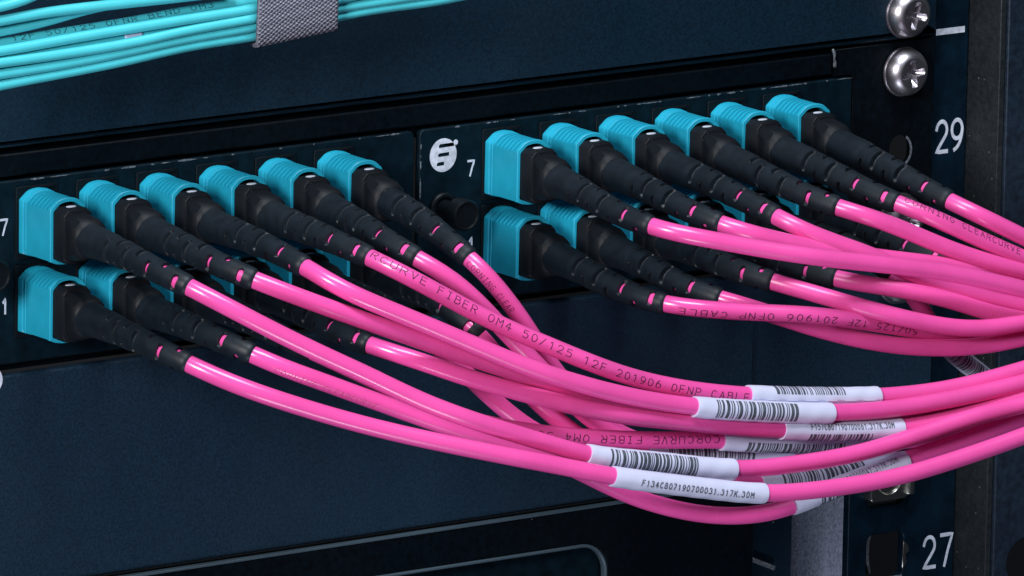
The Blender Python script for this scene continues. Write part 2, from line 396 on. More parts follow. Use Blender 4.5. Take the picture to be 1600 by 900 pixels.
def module(label, x0, x1, ox, marks):
    t = thing('port_module', label, 'port module', ((x0+x1)/2, 1, -32), 'port modules in the patch panel frame')
    relink(link('plate', plate_mesh(rrect(x0, x1, -32.7, 4.0, 1.1, 4), [], 0.0, 1.6, 0.3), 'module'), t)
    for rrow in (0, 1):
        for i in range(6):
            loc = (ox+i*PITCHX, 0, -rrow*ROW)
            relink(link('adapter', ADAPT, None, None, False, loc), t)
            relink(link('adapter_clip', CLIP, None, None, False, loc), t)
    relink(wall_text('port_number', '7', ox-3.5, -5.1, -0.05, 3.5, t, 1.9, bold=0.16), t)
    relink(wall_text('port_number', '1', ox-3.3, -20.9, -0.05, 3.4, t, 0.95, bold=0.22), t)
    # maker's mark: white disc with three dark slanted bars and a spur at the upper right
    cx, cz = ox-10.5, -1.7
    bars = []
    for (a, b_, zc) in ((-1.05, 2.6, 1.95), (-1.2, 1.45, 0.1), (-1.5, 0.25, -1.75)):
        bars.append([(cx+a, cz+zc-0.42), (cx+b_, cz+zc-0.34), (cx+b_+0.05, cz+zc+0.42), (cx+a+0.25, cz+zc+0.36), (cx+a-0.1, cz+zc+0.05)])
    relink(link('logo_disc', plate_mesh(circle(cx, cz, 3.45, 40, 0.96), bars, -0.06, 0.05, 0.005), 'print'), t)
    relink(link('logo_spur', plate_mesh(circle(cx+3.05, cz+2.35, 0.55, 14), [], -0.07, 0.05, 0.005), 'print'), t)
    # push-in plunger of black plastic
    px_, pz_ = ox-10.6, -12.6
    base = relink(link('plunger', lathe_mesh([(3.3, 0.0), (3.3, 0.8), (3.0, 1.1), (2.5, 1.15), (2.4, 0.7), (1.9, 0.7), (1.9, 5.4)]), 'adapter', None, False, (px_, 0, pz_)), t)
    head = link('plunger_head', lathe_mesh([(1.9, 5.2), (3.0, 5.3), (3.25, 5.6), (3.25, 8.4), (3.0, 8.8), (2.7, 8.85), (2.5, 8.5), (0.05, 8.4)]), 'adapter')
    head.parent = base
    chips(t, 'worn_edge', (x0+0.5, 3.8), (x1-1, 3.8), -0.03, 26, int(ox)+3)
    chips(t, 'worn_edge', (x0+0.25, -9), (x0+0.25, 3.0), -0.03, 9, int(ox)+9)
    return t
module('left black port module with plugged blue connectors, numbered 7 and 1', -17.5, 94.9, 0.0, True)
module('right black port module with white logo, numbered 7 and 1, nearer the rail', 96.3, 206.2, MODX, True)

# ------------------------------------------------------------------ screws and cage nut
def screw_meshes():
    prof = [(2.9, -2.0), (2.9, 0.0), (5.0, 0.02), (5.05, 0.5), (4.95, 1.3), (4.6, 2.1), (4.0, 2.85), (3.5, 3.2), (3.2, 3.35), (3.1, 3.36)]
    N = 48; V, F = [], []
    for r, h in prof:
        for k in range(N):
            a = 2*math.pi*k/N; V.append((r*math.cos(a), -h, r*math.sin(a)))
    for i in range(len(prof)-1):
        for k in range(N): F.append((i*N+k, i*N+(k+1) % N, (i+1)*N+(k+1) % N, (i+1)*N+k))
    # recess: cross-shaped pocket, radius varies with angle
    last = (len(prof)-1)*N
    def cross_r(a, s):
        a = (a+math.pi/4) % (math.pi/2)-math.pi/4
        arm = 0.72*s
        return min(2.95*s, max(1.15*s, arm/max(0.05, abs(math.sin(a)))))
    base_idx = last
    for s, h in ((1.0, 3.33), (0.86, 2.7), (0.5, 1.7)):
        st = len(V)
        for k in range(N):
            a = 2*math.pi*k/N; r = cross_r(a, s); V.append((r*math.cos(a), -h, r*math.sin(a)))
        for k in range(N): F.append((base_idx+k, base_idx+(k+1) % N, st+(k+1) % N, st+k))
        base_idx = st
    F.append(tuple(base_idx+k for k in range(N)))
    return sharp(fix_normals(mesh_of(V, F)), 30)
SCREW = screw_meshes(); SCREW.materials.append(M['steel'])
WASH = lathe_mesh([(3.2, 0.0), (5.25, 0.0), (5.3, 0.25), (5.2, 0.5), (3.2, 0.5)], 40, False); WASH.materials.append(M['steel'])
def screw(x, z, y, ang, label):
    t = thing('panel_screw', label, 'screw', (x, y, z), 'screws along the panel ears')
    h = link('head', SCREW, None, t); h.rotation_euler = (0, math.radians(ang), 0); h.location = (0, -0.0004, 0)
    link('washer', WASH, None, t)
screw(219.4, 16.2, -0.25, 14, 'shiny cross-head screw in the top panel, cut by the upper edge')
screw(219.3, 3.9, -0.15, -8, 'shiny cross-head screw between the top screw and the number 29')
screw(219.3, -27.1, -0.15, 22, 'cross-head screw half hidden behind upper right pink cables')
screw(219.3, -40.2, -0.15, 40, 'cross-head screw glimpsed in the gap between right pink cables')
screw(219.3, -71.5, -0.15, 5, 'cross-head screw hidden behind the labelled pink cables')

nut = thing('cage_nut', 'silver cage nut in the rail just above the number 27', 'cage nut', (219.3, RY, -83.4))
link('cage', plate_mesh(rrect(-5.0, 5.0, -4.5, 4.9, 1.0, 4), [circle(0, 0, 3.0, 24)], -1.3, 1.2, 0.35), 'nut', nut)
link('nut', lathe_mesh([(2.5, -1.0), (2.5, 0.4), (3.4, 0.55), (4.2, 0.2), (4.3, -0.4)], 6, False), 'nut', nut)
for s in (-1, 1): link('spring_tab', box_mesh(s*5.2-0.7, s*5.2+0.7, -2.4, 0.4, -3.6, 4.9, 0.4), 'nut', nut)
clipm = [(224.3, -103.4), (225.2, -102.0), (224.9, -100.4), (225.9, -99.6), (225.2, -98.1), (224.2, -97.4), (224.0, -103.2)]
relink(link('chipped_edge', plate_mesh(clipm, [], RY-0.35, 0.5, 0.12), 'nut'), rail)
relink(link('hole_lining', plate_mesh([(217.6, -104.4), (217.0, -101), (217.0, -98), (217.6, -95.8), (218.2, -95.8), (217.7, -98), (217.7, -101), (218.3, -104.4)], [], RY+3.0, 1.2, 0.1), 'edge'), rail)
relink(link('chipped_edge', plate_mesh([(217.0, -104.95), (224.0, -105.0), (224.2, -104.75), (217.1, -104.6)], [], RY-0.25, 0.4, 0.08), 'edge'), rail)
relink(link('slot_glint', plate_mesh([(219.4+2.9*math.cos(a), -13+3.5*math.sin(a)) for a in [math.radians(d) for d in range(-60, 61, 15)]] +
      [(219.4+2.5*math.cos(a), -13+3.0*math.sin(a)) for a in [math.radians(d) for d in range(60, -61, -15)]], [], -0.25, 0.35, 0.05), 'edge'), enc)  # added bright sliver, shaped as the glint on the slot's edge

# ------------------------------------------------------------------ paths
class Path:
    """Smooth curve through 3-D points (mm), resampled evenly, with frames whose N leans to the viewing side."""
    def __init__(self, pts, step=0.7):
        P = [Vector(p) for p in pts]
        P = [P[0]*2-P[1]]+P+[P[-1]*2-P[-2]]
        dense = []
        for i in range(1, len(P)-2):
            p0, p1, p2, p3 = P[i-1:i+3]
            t0 = 0; t1 = t0+max(1e-4, (p1-p0).length)**.5; t2 = t1+max(1e-4, (p2-p1).length)**.5; t3 = t2+max(1e-4, (p3-p2).length)**.5
            n = max(2, int((p2-p1).length/0.35))
            for k in range(n):
                t = t1+(t2-t1)*k/n
                a1 = p0*((t1-t)/(t1-t0))+p1*((t-t0)/(t1-t0)); a2 = p1*((t2-t)/(t2-t1))+p2*((t-t1)/(t2-t1)); a3 = p2*((t3-t)/(t3-t2))+p3*((t-t2)/(t3-t2))
                b1 = a1*((t2-t)/(t2-t0))+a2*((t-t0)/(t2-t0)); b2 = a2*((t3-t)/(t3-t1))+a3*((t-t1)/(t3-t1))
                dense.append(b1*((t2-t)/(t2-t1))+b2*((t-t1)/(t2-t1)))
        dense.append(P[-2])
        for _ in range(14):                                    # relax small kinks left by hand-placed points
            q = dense[:]
            for i in range(4, len(dense)-4): q[i] = (dense[i-4]+dense[i]*2+dense[i+4])/4
            dense = q
        s = [0.0]
        for a, b in zip(dense, dense[1:]): s.append(s[-1]+(b-a).length)
        self.L = s[-1]; n = int(self.L/step)+1
        self.p = []; j = 0
        for i in range(n+1):
            d = self.L*i/n
            while j < len(s)-2 and s[j+1] < d: j += 1
            f = (d-s[j])/max(1e-9, s[j+1]-s[j]); self.p.append(dense[j].lerp(dense[j+1], f))
        self.ds = self.L/n
        ref = -FW
        self.t = []; self.n = []; self.b = []
        for i in range(n+1):
            t = (self.p[min(n, i+1)]-self.p[max(0, i-1)]).normalized()
            nn = (ref-t*ref.dot(t)).normalized()
            self.t.append(t); self.n.append(nn); self.b.append(t.cross(nn))
    def frame(self, s):
        f = max(0, min(len(self.p)-1.001, s/self.ds)); i = int(f); f -= i
        l = lambda A: A[i].lerp(A[i+1], f)
        return l(self.p), l(self.t).normalized(), l(self.n).normalized(), l(self.b).normalized()
    def pt(self, s, phi, r):
        p, t, n, b = self.frame(s); return p+(n*math.cos(phi)+b*math.sin(phi))*r
    def s_at(self, px, s_min=0):
        best = None
        for i, p in enumerate(self.p):
            if i*self.ds < s_min: continue
            d = abs(pix(p)[0]-px)
            if best is None or d < best[0]: best = (d, i*self.ds)
        return best[1]

def tube(path, s0, s1, rfun, step=0.7, nr=20, caps=True):
    n = max(2, int((s1-s0)/step)); V, F = [], []
    for i in range(n+1):
        s = s0+(s1-s0)*i/n; p, t, nn, b = path.frame(s)
        for k in range(nr):
            a = 2*math.pi*k/nr; r = rfun(s, a); V.append(p+(nn*math.cos(a)+b*math.sin(a))*r)
    for i in range(n):
        for k in range(nr): F.append((i*nr+k, (i+1)*nr+k, (i+1)*nr+(k+1) % nr, i*nr+(k+1) % nr))
    if caps: F.append(tuple(range(nr))); F.append(tuple(n*nr+k for k in range(nr)))
    return fix_normals(mesh_of(V, F))

def wrap_text(path, body, s0, s1, height, r, phi0, phi1, flip=False, stroke=0.095):
    """Text printed on the round jacket from s0 to s1; phi gives its angle round the cable at both ends."""
    me = text_mesh(body, s1-s0, height, stroke, 0.42, 0.02)
    bm = bmesh.new(); bm.from_mesh(me)
    W = s1-s0
    for v in bm.verts:
        u_, h_ = v.co.x, v.co.y-height/2; lift = v.co.z
        if flip: u_, h_ = W-u_, -h_
        f = u_/W
        v.co = path.pt(s0+u_, phi0+(phi1-phi0)*f-h_/r, r+lift)*MM
    bmesh.ops.triangulate(bm, faces=bm.faces[:])
    bm.to_mesh(me); bm.free(); return me

def bars(path, s0, s1, rfun, a0, a1, seed):
    """Barcode: dark bars across the label, each an arc patch."""
    R = random.Random(seed); V, F = [], []; s = s0
    while s < s1:
        w = R.choice((0.22, 0.22, 0.32, 0.5, 0.75)); g = R.choice((0.22, 0.28, 0.4, 0.6))
        k0 = len(V); n = 10
        for k in range(n+1):
            a = a0+(a1-a0)*k/n
            for ss in (s, min(s+w, s1)): V.append(path.pt(ss, a, rfun(ss, a)+0.05))
        for k in range(n): F.append((k0+2*k, k0+2*k+1, k0+2*k+3, k0+2*k+2))
        s += w+g
    return mesh_of(V, F)

# ------------------------------------------------------------------ connectors
def sleeve_mesh():
    """Blue push-pull sleeve: straight sides, arched ribbed top, shallow arched underside; open at the front."""
    prof = []                                            # (x, z) about centre (3.9, -5.1)
    for x, z in ((-3.9, -0.35), (-3.85, -0.1), (-3.7, 0.1), (-2.35, 1.25), (-1.7, 1.55), (-0.9, 1.72), (0, 1.78), (0.9, 1.72), (1.7, 1.55), (2.35, 1.25), (3.7, 0.1), (3.85, -0.1), (3.9, -0.35),
                 (3.9, -2.6), (3.9, -5.1), (3.9, -7.6), (3.9, -9.9), (3.8, -10.25), (2.6, -10.75), (1.2, -11.0), (0, -11.05), (-1.2, -11.0), (-2.6, -10.75), (-3.8, -10.25), (-3.9, -9.9), (-3.9, -7.6), (-3.9, -5.1), (-3.9, -2.6)):
        prof.append((x, z+5.1))
    n = len(prof); V, F = [], []
    st = [(0.3, 0.30, 0), (-1.55, 0.30, 0), (-1.7, 0.24, 0), (-1.85, 0.02, 0), (-2.25, 0.0, 0), (-2.4, 0.22, 0), (-2.75, 0.22, 0), (-2.85, 0.1, 0)]
    y = -2.9; pitch = 1.28
    while y > -9.3:
        for f, a in ((0.0, 0), (0.40, 0), (0.43, 1), (0.86, 1), (0.89, 0)): st.append((y-f*pitch, 0.12, a))
        y -= pitch
    st += [(y, 0.12, 0), (-10.55, 0.12, 0), (-10.65, 0.2, 0), (-11.38, 0.2, 0), (-11.5, 0.08, 0), (-11.5, -0.45, 0), (-9.5, -0.5, 0)]
    for yy, g, rib in st:
        for x, z in prof:
            sx = (3.9+g)/3.9; sz = (5.9+g)/5.9
            X, Z = x*sx, z*sz
            if rib and z > 4.85: Z -= 0.9*rib*min(1, (z-4.7)/0.5)
            if rib and -2.0 < z < 2.0 and abs(x) > 3.8: X *= 1.0
            V.append((X+3.9, yy, Z-5.1))
    for i in range(len(st)-1):
        for k in range(n): F.append((i*n+k, (i+1)*n+k, (i+1)*n+(k+1) % n, i*n+(k+1) % n))
    F.append(tuple(range(n)))
    return sharp(fix_normals(mesh_of(V, F)), 28)
SLEEVE = sleeve_mesh(); SLEEVE.materials.append(M['aqua'])

def body_mesh():
    """Black inner housing that leaves the sleeve, then an eight-sided neck down to the round boot."""
    def sec(hw, hh, ch):
        return [(-hw, -hh+ch), (-hw, hh-ch), (-hw+ch, hh), (hw-ch, hh), (hw, hh-ch), (hw, -hh+ch), (hw-ch, -hh), (-hw+ch, -hh)]
    st = [(-8, 3.35, 5.5, 1.1), (-14.6, 3.35, 5.45, 1.1), (-14.9, 3.2, 5.3, 1.1), (-15.0, 2.95, 4.6, 1.2), (-16.2, 2.95, 4.5, 1.2), (-16.3, 3.25, 4.5, 1.5), (-19.3, 3.65, 3.95, 1.6), (-19.7, 3.4, 3.5, 1.6), (-20.4, 3.0, 3.0, 1.4)]
    V, F = [], []
    for yy, hw, hh, ch in st:
        for x, z in sec(hw, hh, ch): V.append((x+3.9, yy, z-5.0))
    for i in range(len(st)-1):
        for k in range(8): F.append((i*8+k, (i+1)*8+k, (i+1)*8+(k+1) % 8, i*8+(k+1) % 8))
    F.append(tuple(range(8))); F.append(tuple((len(st)-1)*8+k for k in range(8)))
    me = fix_normals(mesh_of(V, F))
    bm = bmesh.new(); bm.from_mesh(me)
    bmesh.ops.bevel(bm, geom=[e for e in bm.edges if e.calc_face_angle(0) > 0.35], offset=0.18*MM, segments=2, affect='EDGES')
    bm.to_mesh(me); bm.free()
    return sharp(me, 40)
BODY = body_mesh(); BODY.materials.append(M['body'])

def key_mesh():
    V, F = [], []; n = 16
    for h, s in ((0.0, 1.0), (0.12, 0.95), (0.18, 0.7)):
        for k in range(n):
            a = 2*math.pi*k/n; V.append((3.9+1.15*s*math.cos(a), -12.5+0.6*s*math.sin(a), 0.46+h))
    for i in range(2):
        for k in range(n): F.append((i*n+k, i*n+(k+1) % n, (i+1)*n+(k+1) % n, (i+1)*n+k))
    F.append(tuple(2*n+k for k in range(n)))
    return sharp(fix_normals(mesh_of(V, F)), 60)
KEY = key_mesh(); KEY.materials.append(M['key'])

R_CABLE = 1.74
RINGS = (2.5, 6.0, 9.5, 13.2, 16.8, 20.4, 24.0)

def boot_radius(d, L):
    """d = distance back from the cable end of the boot."""
    pts = ((0, 2.14), (1.0, 2.26), (9, 2.42), (13, 2.55), (20, 2.76), (25.2, 2.86), (25.9, 3.04), (31, 3.16), (L-1, 3.38), (L+5, 3.42))
    for (a, ra), (b, rb) in zip(pts, pts[1:]):
        if d <= b: return ra+(rb-ra)*max(0, d-a)/(b-a)
    return pts[-1][1]

def sstep(a, b, x):
    t = max(0, min(1, (x-a)/(b-a))); return t*t*(3-2*t)

def boot_mesh(path, s_start, s_end, parity, rot):
    """Strain-relief boot: tapered rubber tube cut by pairs of slots, turned a quarter from ring to ring."""
    L = s_end-s_start; NR = 64
    ds = {0.0, 0.15, 0.35, 0.6, L}
    d = 1.2
    while d < L: ds.add(round(d, 2)); d += 0.8
    for i, rd in enumerate(RINGS):
        hw = 0.50 if i < 3 else 0.50
        ds = {q for q in ds if abs(q-rd) > hw+0.25 or q in (0.0, L)}
        ds |= {rd-hw-0.2, rd-hw-0.05, rd-hw, rd-hw*0.45, rd, rd+hw*0.45, rd+hw, rd+hw+0.05, rd+hw+0.2}
    ds = sorted(q for q in ds if 0 <= q <= L)
    V, F = [], []
    for d in ds:
        p, t, nn, b = path.frame(s_end-d)
        base = boot_radius(d, L)-(0.30*(0.5-d)/0.5 if d < 0.5 else 0)
        for k in range(NR):
            a = 2*math.pi*k/NR; r = base
            for i, rd in enumerate(RINGS):
                hw = 0.50 if i < 3 else 0.50
                x = abs(d-rd)
                if x > hw+0.3: continue
                c = rot+(math.pi/2 if (i+parity) % 2 else 0)
                da = abs((a-c+math.pi/2) % math.pi-math.pi/2)
                if hw+0.04 < x < hw+0.1 and i > 2: r = base+0.10*max(0, 1-(da/math.radians(62))**4)
                if x <= hw+1e-6:
                    half = math.radians(44 if i < 3 else 58)-0.22*(x/hw)**2       # rounded slot ends
                    if da < half: r = 1.45 if i < 3 else 0.9
        # slots stay open to the dark hollow; the jacket fills the last three
            V.append(p+(nn*math.cos(a)+b*math.sin(a))*r)
    n = len(ds)
    for i in range(n-1):
        for k in range(NR): F.append((i*NR+k, (i+1)*NR+k, (i+1)*NR+(k+1) % NR, i*NR+(k+1) % NR))
    F.append(tuple(range(NR))); F.append(tuple((n-1)*NR+k for k in range(NR)))
    return sharp(fix_normals(mesh_of(V, F)), 40)

def patch_cable(label, port, tip, trace, parity=0, print_=None, sleeve=None, far=(0, 0)):
    """One pink patch cable: sleeve, inner housing, boot, jacket and what is printed or wrapped on it."""
    ox, oz = port
    root = thing('patch_cable', label, 'patch cable', (ox+3.9, 0, oz-5.1), 'pink patch cables plugged into the modules')
    def part(name, me, m_=None, parent=None, smooth=False):
        o = link(name, me, m_, None, smooth); o.parent = parent or root
        if (parent or root) is root: o.matrix_parent_inverse = Matrix.Translation(-root.location)
        return o
    loc = Vector((ox, 0, oz))*MM
    jt = random.Random(int(ox*31-oz*17)); sl = part('connector_sleeve', SLEEVE)
    sl.location = loc+Vector((jt.uniform(-.08, .08), jt.uniform(-.35, .3), jt.uniform(-.1, .1)))*MM; sl.rotation_euler = (0, math.radians(jt.uniform(-.9, .9)), 0)
    bd = part('connector_body', BODY); bd.location = loc
    k = part('key_mark', KEY, None, bd)
    a0 = Vector((ox+3.9, -17.0, oz-5.0)); tp = at(*tip)
    nx = at(*trace[0]); T1 = (nx-tp).normalized(); L = (tp-a0).length
    T1 = (T1*0.6+(tp-a0).normalized()*0.4).normalized()
    pts = []
    for i in range(9):
        t = i/8; h00 = 2*t**3-3*t*t+1; h10 = t**3-2*t*t+t; h01 = -2*t**3+3*t*t; h11 = t**3-t*t
        pts.append(a0*h00+Vector((0, -1, 0))*(L*h10)+tp*h01+T1*(L*h11))
    pts += [at(*q) for q in trace]
    path = Path(pts)
    # arc length where the boot ends
    se = min(range(len(path.p)), key=lambda i: (path.p[i]-tp).length)*path.ds
    part('boot', boot_mesh(path, 2.6, se, parity, math.radians(random.choice((-1, 1))*random.uniform(8, 18))), 'boot')
    jk = part('jacket', tube(path, se-11.2, path.L, lambda s, a: R_CABLE, 0.7, 24), 'pink', None, True)
    if print_:
        body, x0, x1, h, p0, p1, flip = print_
        s0, s1 = path.s_at(x0, se), path.s_at(x1, se)
        part('printed_text', wrap_text(path, body, s0, s1, h, R_CABLE+0.03, math.radians(p0), math.radians(p1), flip), 'faint_ink' if body == 'CORNING CLEARCURVE' else 'ink', jk)
    if sleeve:
        x0, x1, kind, seam, seed = sleeve
        s0, s1 = path.s_at(x0, se), path.s_at(x1, se)
        sm = math.radians(seam)
        def rf(s, a):
            f = ((a-sm) % (2*math.pi))/(2*math.pi)
            e = min(s-s0, s1-s)
            return R_CABLE+0.28+0.30*f**3+0.035*math.sin(s*1.3+seed+2*a)*f - (0.06 if e < 0.3 else 0)
        lb = part('label_wrap', sharp(tube(path, s0, s1, rf, 0.6, 40), 50), 'paper')
        Ls = s1-s0
        if kind in ('bar', 'low'):
            a_, b_ = (-0.95, 0.95) if kind == 'bar' else (0.1, 1.2)
            part('barcode', bars(path, s0+Ls*0.13, s0+Ls*0.72, rf, a_, b_, seed), 'bar_ink', lb)
        if kind == 'top':
            part('barcode', bars(path, s0+Ls*0.18, s0+Ls*0.72, rf, -1.35, -0.25, seed), 'bar_ink', lb)
        if kind in ('text', 'both'):
            ph = 12 if kind == 'text' else -22
            part('serial_print', wrap_text(path, 'F1%d%dC8071907%05d.317K.30M' % (seed % 7, seed % 9, seed), s0+Ls*(0.16 if kind == 'text' else 0.2), s0+Ls*0.9, 1.45, rf(s0+Ls/2, math.radians(ph))+0.11, math.radians(ph), math.radians(ph), False, 0.15), 'bar_ink', lb)
        if kind == 'both':
            part('barcode', bars(path, s0+Ls*0.2, s0+Ls*0.72, rf, 0.35, 1.3, seed), 'bar_ink', lb)
    return root, path

def P(col_, row, mod): return (col_*PITCHX+(MODX if mod else 0), -row*ROW)

def tr(Ys, *pts):
    """Trace points with the distance from the panel given at a few of them and eased between."""
    n = len(pts); out = []
    for i, (x, y) in enumerate(pts):
        f = i/(n-1)*(len(Ys)-1); k = min(int(f), len(Ys)-2); f -= k
        out.append((x, y, Ys[k]+(Ys[k+1]-Ys[k])*f))
    return out

Y = -54.0
ORD = ('first', 'second', 'third', 'fourth', 'fifth', 'sixth')
def lab(i, row, mod, extra=''):
    return 'pink cable in the %s module, %s row, %s port from left%s' % ('right' if mod else 'left', 'lower' if row else 'upper', ORD[i], extra)

# left module, upper row
patch_cable(lab(0, 0, 0, ', barcode label'), P(0, 0, 0), (293, 447, Y),
    tr((-59, -76, -80, -82), (345, 474), (400, 503), (480, 543), (569, 584), (650, 623), (710, 647), (790, 673), (860, 694), (915, 710), (1030, 722), (1147, 733), (1251, 724), (1350, 706), (1440, 678), (1515, 653), (1600, 632), (1720, 600)),
    0, None, (915, 1147, 'bar', 95, 11))
patch_cable(lab(1, 0, 0), P(1, 0, 0), (396, 437, Y),
    tr((-57, -68, -70, -72), (440, 454), (480, 469), (547, 493), (636, 524), (724, 555), (820, 586), (900, 607), (960, 622), (1083, 642), (1222, 652), (1310, 652), (1407, 646), (1500, 632), (1600, 612), (1720, 585)), 0)
patch_cable(lab(2, 0, 0, ', barcode label'), P(2, 0, 0), (477, 417, Y),
    tr((-59, -74, -77, -79), (510, 438), (547, 458), (636, 495), (724, 532), (820, 572), (890, 595), (960, 614), (1030, 628), (1083, 635), (1190, 642), (1297, 645), (1400, 638), (1500, 621), (1600, 598), (1720, 565)),
    1, None, (1083, 1297, 'bar', 110, 23))
patch_cable(lab(3, 0, 0, ', printed text'), P(3, 0, 0), (579, 403, Y),
    tr((-60, -72, -74, -76), (630, 428), (690, 460), (745, 490), (800, 516), (860, 541), (920, 566), (985, 589), (1060, 606), (1120, 614), (1168, 618), (1270, 621), (1370, 620), (1440, 614), (1500, 604), (1600, 577), (1720, 540)),
    0, ('RCURVE FIBER OM4 50/125 12F 201906 OFNP CABLE', 585, 1162, 1.75, -28, 14, False), (1168, 1370, 'top', 22, 5))
patch_cable(lab(4, 0, 0, ', diving under'), P(4, 0, 0), (650, 403, -52),
    tr((-55, -60, -62, -62), (682, 420), (715, 443), (745, 470), (780, 508), (815, 545), (865, 597), (905, 640), (950, 675), (1020, 697), (1120, 703), (1250, 700), (1400, 685), (1500, 665), (1600, 640), (1720, 610)), 0)
patch_cable(lab(5, 0, 0, ', bent steeply down'), P(5, 0, 0), (732, 402, -49),
    tr((-52, -56, -58, -60), (753, 421), (775, 446), (807, 487), (830, 522), (852, 558), (890, 608), (935, 655), (990, 688), (1070, 701), (1200, 703), (1400, 690), (1500, 672), (1600, 648), (1720, 618)),
    0, ('CORNING CLEAR', 736, 800, 1.45, 30, 20, False))
# left module, lower row
patch_cable(lab(0, 1, 0, ', serial number label'), P(0, 1, 0), (292, 567, Y),
    tr((-59, -78, -86, -88), (345, 592), (400, 613), (500, 645), (600, 672), (700, 694), (800, 714), (880, 729), (957, 744), (1080, 760), (1194, 771), (1289, 764), (1402, 745), (1515, 711), (1600, 681), (1720, 635)),
    1, None, (957, 1194, 'text', 185, 31))
patch_cable(lab(1, 1, 0, ', sagging lowest'), P(1, 1, 0), (393, 553, Y),
    tr((-57, -70, -78, -76), (435, 572), (480, 588), (560, 617), (640, 646), (700, 667), (780, 692), (875, 722), (936, 752), (985, 775), (1035, 791), (1090, 803), (1145, 807), (1200, 802), (1240, 790), (1300, 764), (1370, 738), (1420, 716), (1500, 690), (1600, 652), (1720, 612)),
    1, ('CORNING CLEARCURVE', 430, 585, 1.3, 38, 34, False), (1238, 1412, 'both', 60, 47))
patch_cable(lab(2, 1, 0, ', printed upside down'), P(2, 1, 0), (487, 548, Y),
    tr((-57, -66, -70, -72), (530, 568), (580, 592), (671, 636), (735, 657), (801, 671), (870, 680), (936, 685), (1040, 688), (1125, 687), (1180, 690), (1300, 692), (1380, 684), (1480, 660), (1600, 622), (1720, 585)),
    0, ('CORCURVE FIBER OM4 50/125', 776, 1118, 1.7, 12, -6, True), (1125, 1385, 'low', 150, 53))
patch_cable(lab(3, 1, 0, ', serial label'), P(3, 1, 0), (579, 540, Y),
    tr((-58, -74, -77, -79), (615, 551), (658, 565), (724, 588), (820, 615), (893, 634), (970, 649), (1060, 659), (1140, 666), (1222, 671), (1310, 673), (1407, 669), (1480, 656), (1540, 638), (1600, 618), (1720, 580)),
    0, None, (1222, 1407, 'both', 200, 61))
patch_cable(lab(4, 1, 0, ', mostly hidden'), P(4, 1, 0), (672, 530, Y),
    tr((-56, -62, -66, -68), (705, 562), (742, 597), (800, 650), (860, 688), (930, 702), (1005, 707), (1120, 709), (1230, 706), (1350, 696), (1450, 682), (1600, 648), (1720, 615)),
    1, None, (1005, 1232, 'bar', 120, 71))
patch_cable(lab(5, 1, 0, ', mostly hidden'), P(5, 1, 0), (748, 522, Y),
    tr((-55, -60, -70, -74), (768, 545), (790, 575), (835, 624), (885, 668), (955, 712), (1050, 745), (1120, 758), (1190, 758), (1300, 744), (1400, 722), (1500, 692), (1600, 660), (1720, 620)),
    0, None, (1188, 1405, 'bar', 40, 83))
# right module, upper row
patch_cable(lab(0, 0, 1, ', crossing over others'), P(0, 0, 1), (1017, 354, -53),
    tr((-58, -68, -70, -72), (1060, 365), (1120, 376), (1190, 389), (1250, 398), (1310, 406), (1378, 413), (1430, 419), (1480, 426), (1540, 438), (1600, 452), (1720, 485)), 1)
patch_cable(lab(1, 0, 1), P(1, 0, 1), (1123, 349, Y),
    tr((-58, -60, -61, -62), (1160, 361), (1207, 373), (1260, 385), (1320, 395), (1380, 403), (1480, 415), (1540, 425), (1600, 437), (1720, 465)), 1)
patch_cable(lab(2, 0, 1), P(2, 0, 1), (1214, 339, Y),
    tr((-58, -61, -62, -64), (1240, 353), (1265, 364), (1301, 378), (1340, 391), (1385, 409), (1420, 426), (1455, 442), (1500, 456), (1600, 480), (1720, 510)), 0)
patch_cable(lab(3, 0, 1), P(3, 0, 1), (1308, 324, Y),
    tr((-58, -60, -62, -64), (1350, 336), (1403, 355), (1445, 373), (1480, 388), (1520, 402), (1557, 413), (1600, 424), (1720, 455)), 1)
patch_cable(lab(4, 0, 1, ', printed jacket'), P(4, 0, 1), (1402, 318, Y),
    tr((-58, -60, -62, -64), (1440, 332), (1480, 350), (1540, 378), (1600, 404), (1720, 455)), 0,
    ('CORNING CLEARCURVE FIBER', 1412, 1640, 1.5, -48, -30, False))
patch_cable(lab(5, 0, 1, ', nearest rail'), P(5, 0, 1), (1483, 314, Y),
    tr((-58, -60, -62, -64), (1510, 327), (1540, 341), (1600, 371), (1720, 430)), 1)
# right module, lower row
patch_cable(lab(0, 1, 1, ', printed upside down'), P(0, 1, 1), (1037, 475, Y),
    tr((-58, -66, -64, -60), (1080, 481), (1140, 486), (1200, 489), (1250, 491), (1310, 497), (1360, 504), (1410, 512), (1460, 520), (1520, 525), (1600, 520), (1720, 500)), 0,
    ('50/125 12F 201906 OFNP CABLE', 1060, 1425, 1.6, 34, 10, True))
patch_cable(lab(1, 1, 1, ', sagging'), P(1, 1, 1), (1123, 467, Y),
    tr((-57, -61, -66, -68), (1155, 475), (1190, 486), (1230, 499), (1280, 515), (1340, 530), (1400, 540), (1470, 544), (1530, 541), (1600, 528), (1720, 495)), 1)
patch_cable(lab(2, 1, 1), P(2, 1, 1), (1205, 440, Y),
    tr((-58, -68, -70, -72), (1250, 452), (1300, 467), (1360, 484), (1420, 499), (1475, 510), (1530, 514), (1600, 504), (1720, 475)), 1)
patch_cable(lab(3, 1, 1), P(3, 1, 1), (1303, 435, Y),
    tr((-58, -64, -66, -68), (1345, 443), (1393, 450), (1454, 461), (1505, 475), (1550, 490), (1600, 500), (1720, 520)), 1)
patch_cable(lab(4, 1, 1, ', drooping down'), P(4, 1, 1), (1393, 424, -52),
    tr((-54, -50, -46, -44), (1420, 452), (1445, 490), (1470, 530), (1500, 560), (1540, 590), (1585, 640), (1630, 720), (1660, 800)), 0,
    None, (1462, 1560, 'bar', 200, 91))
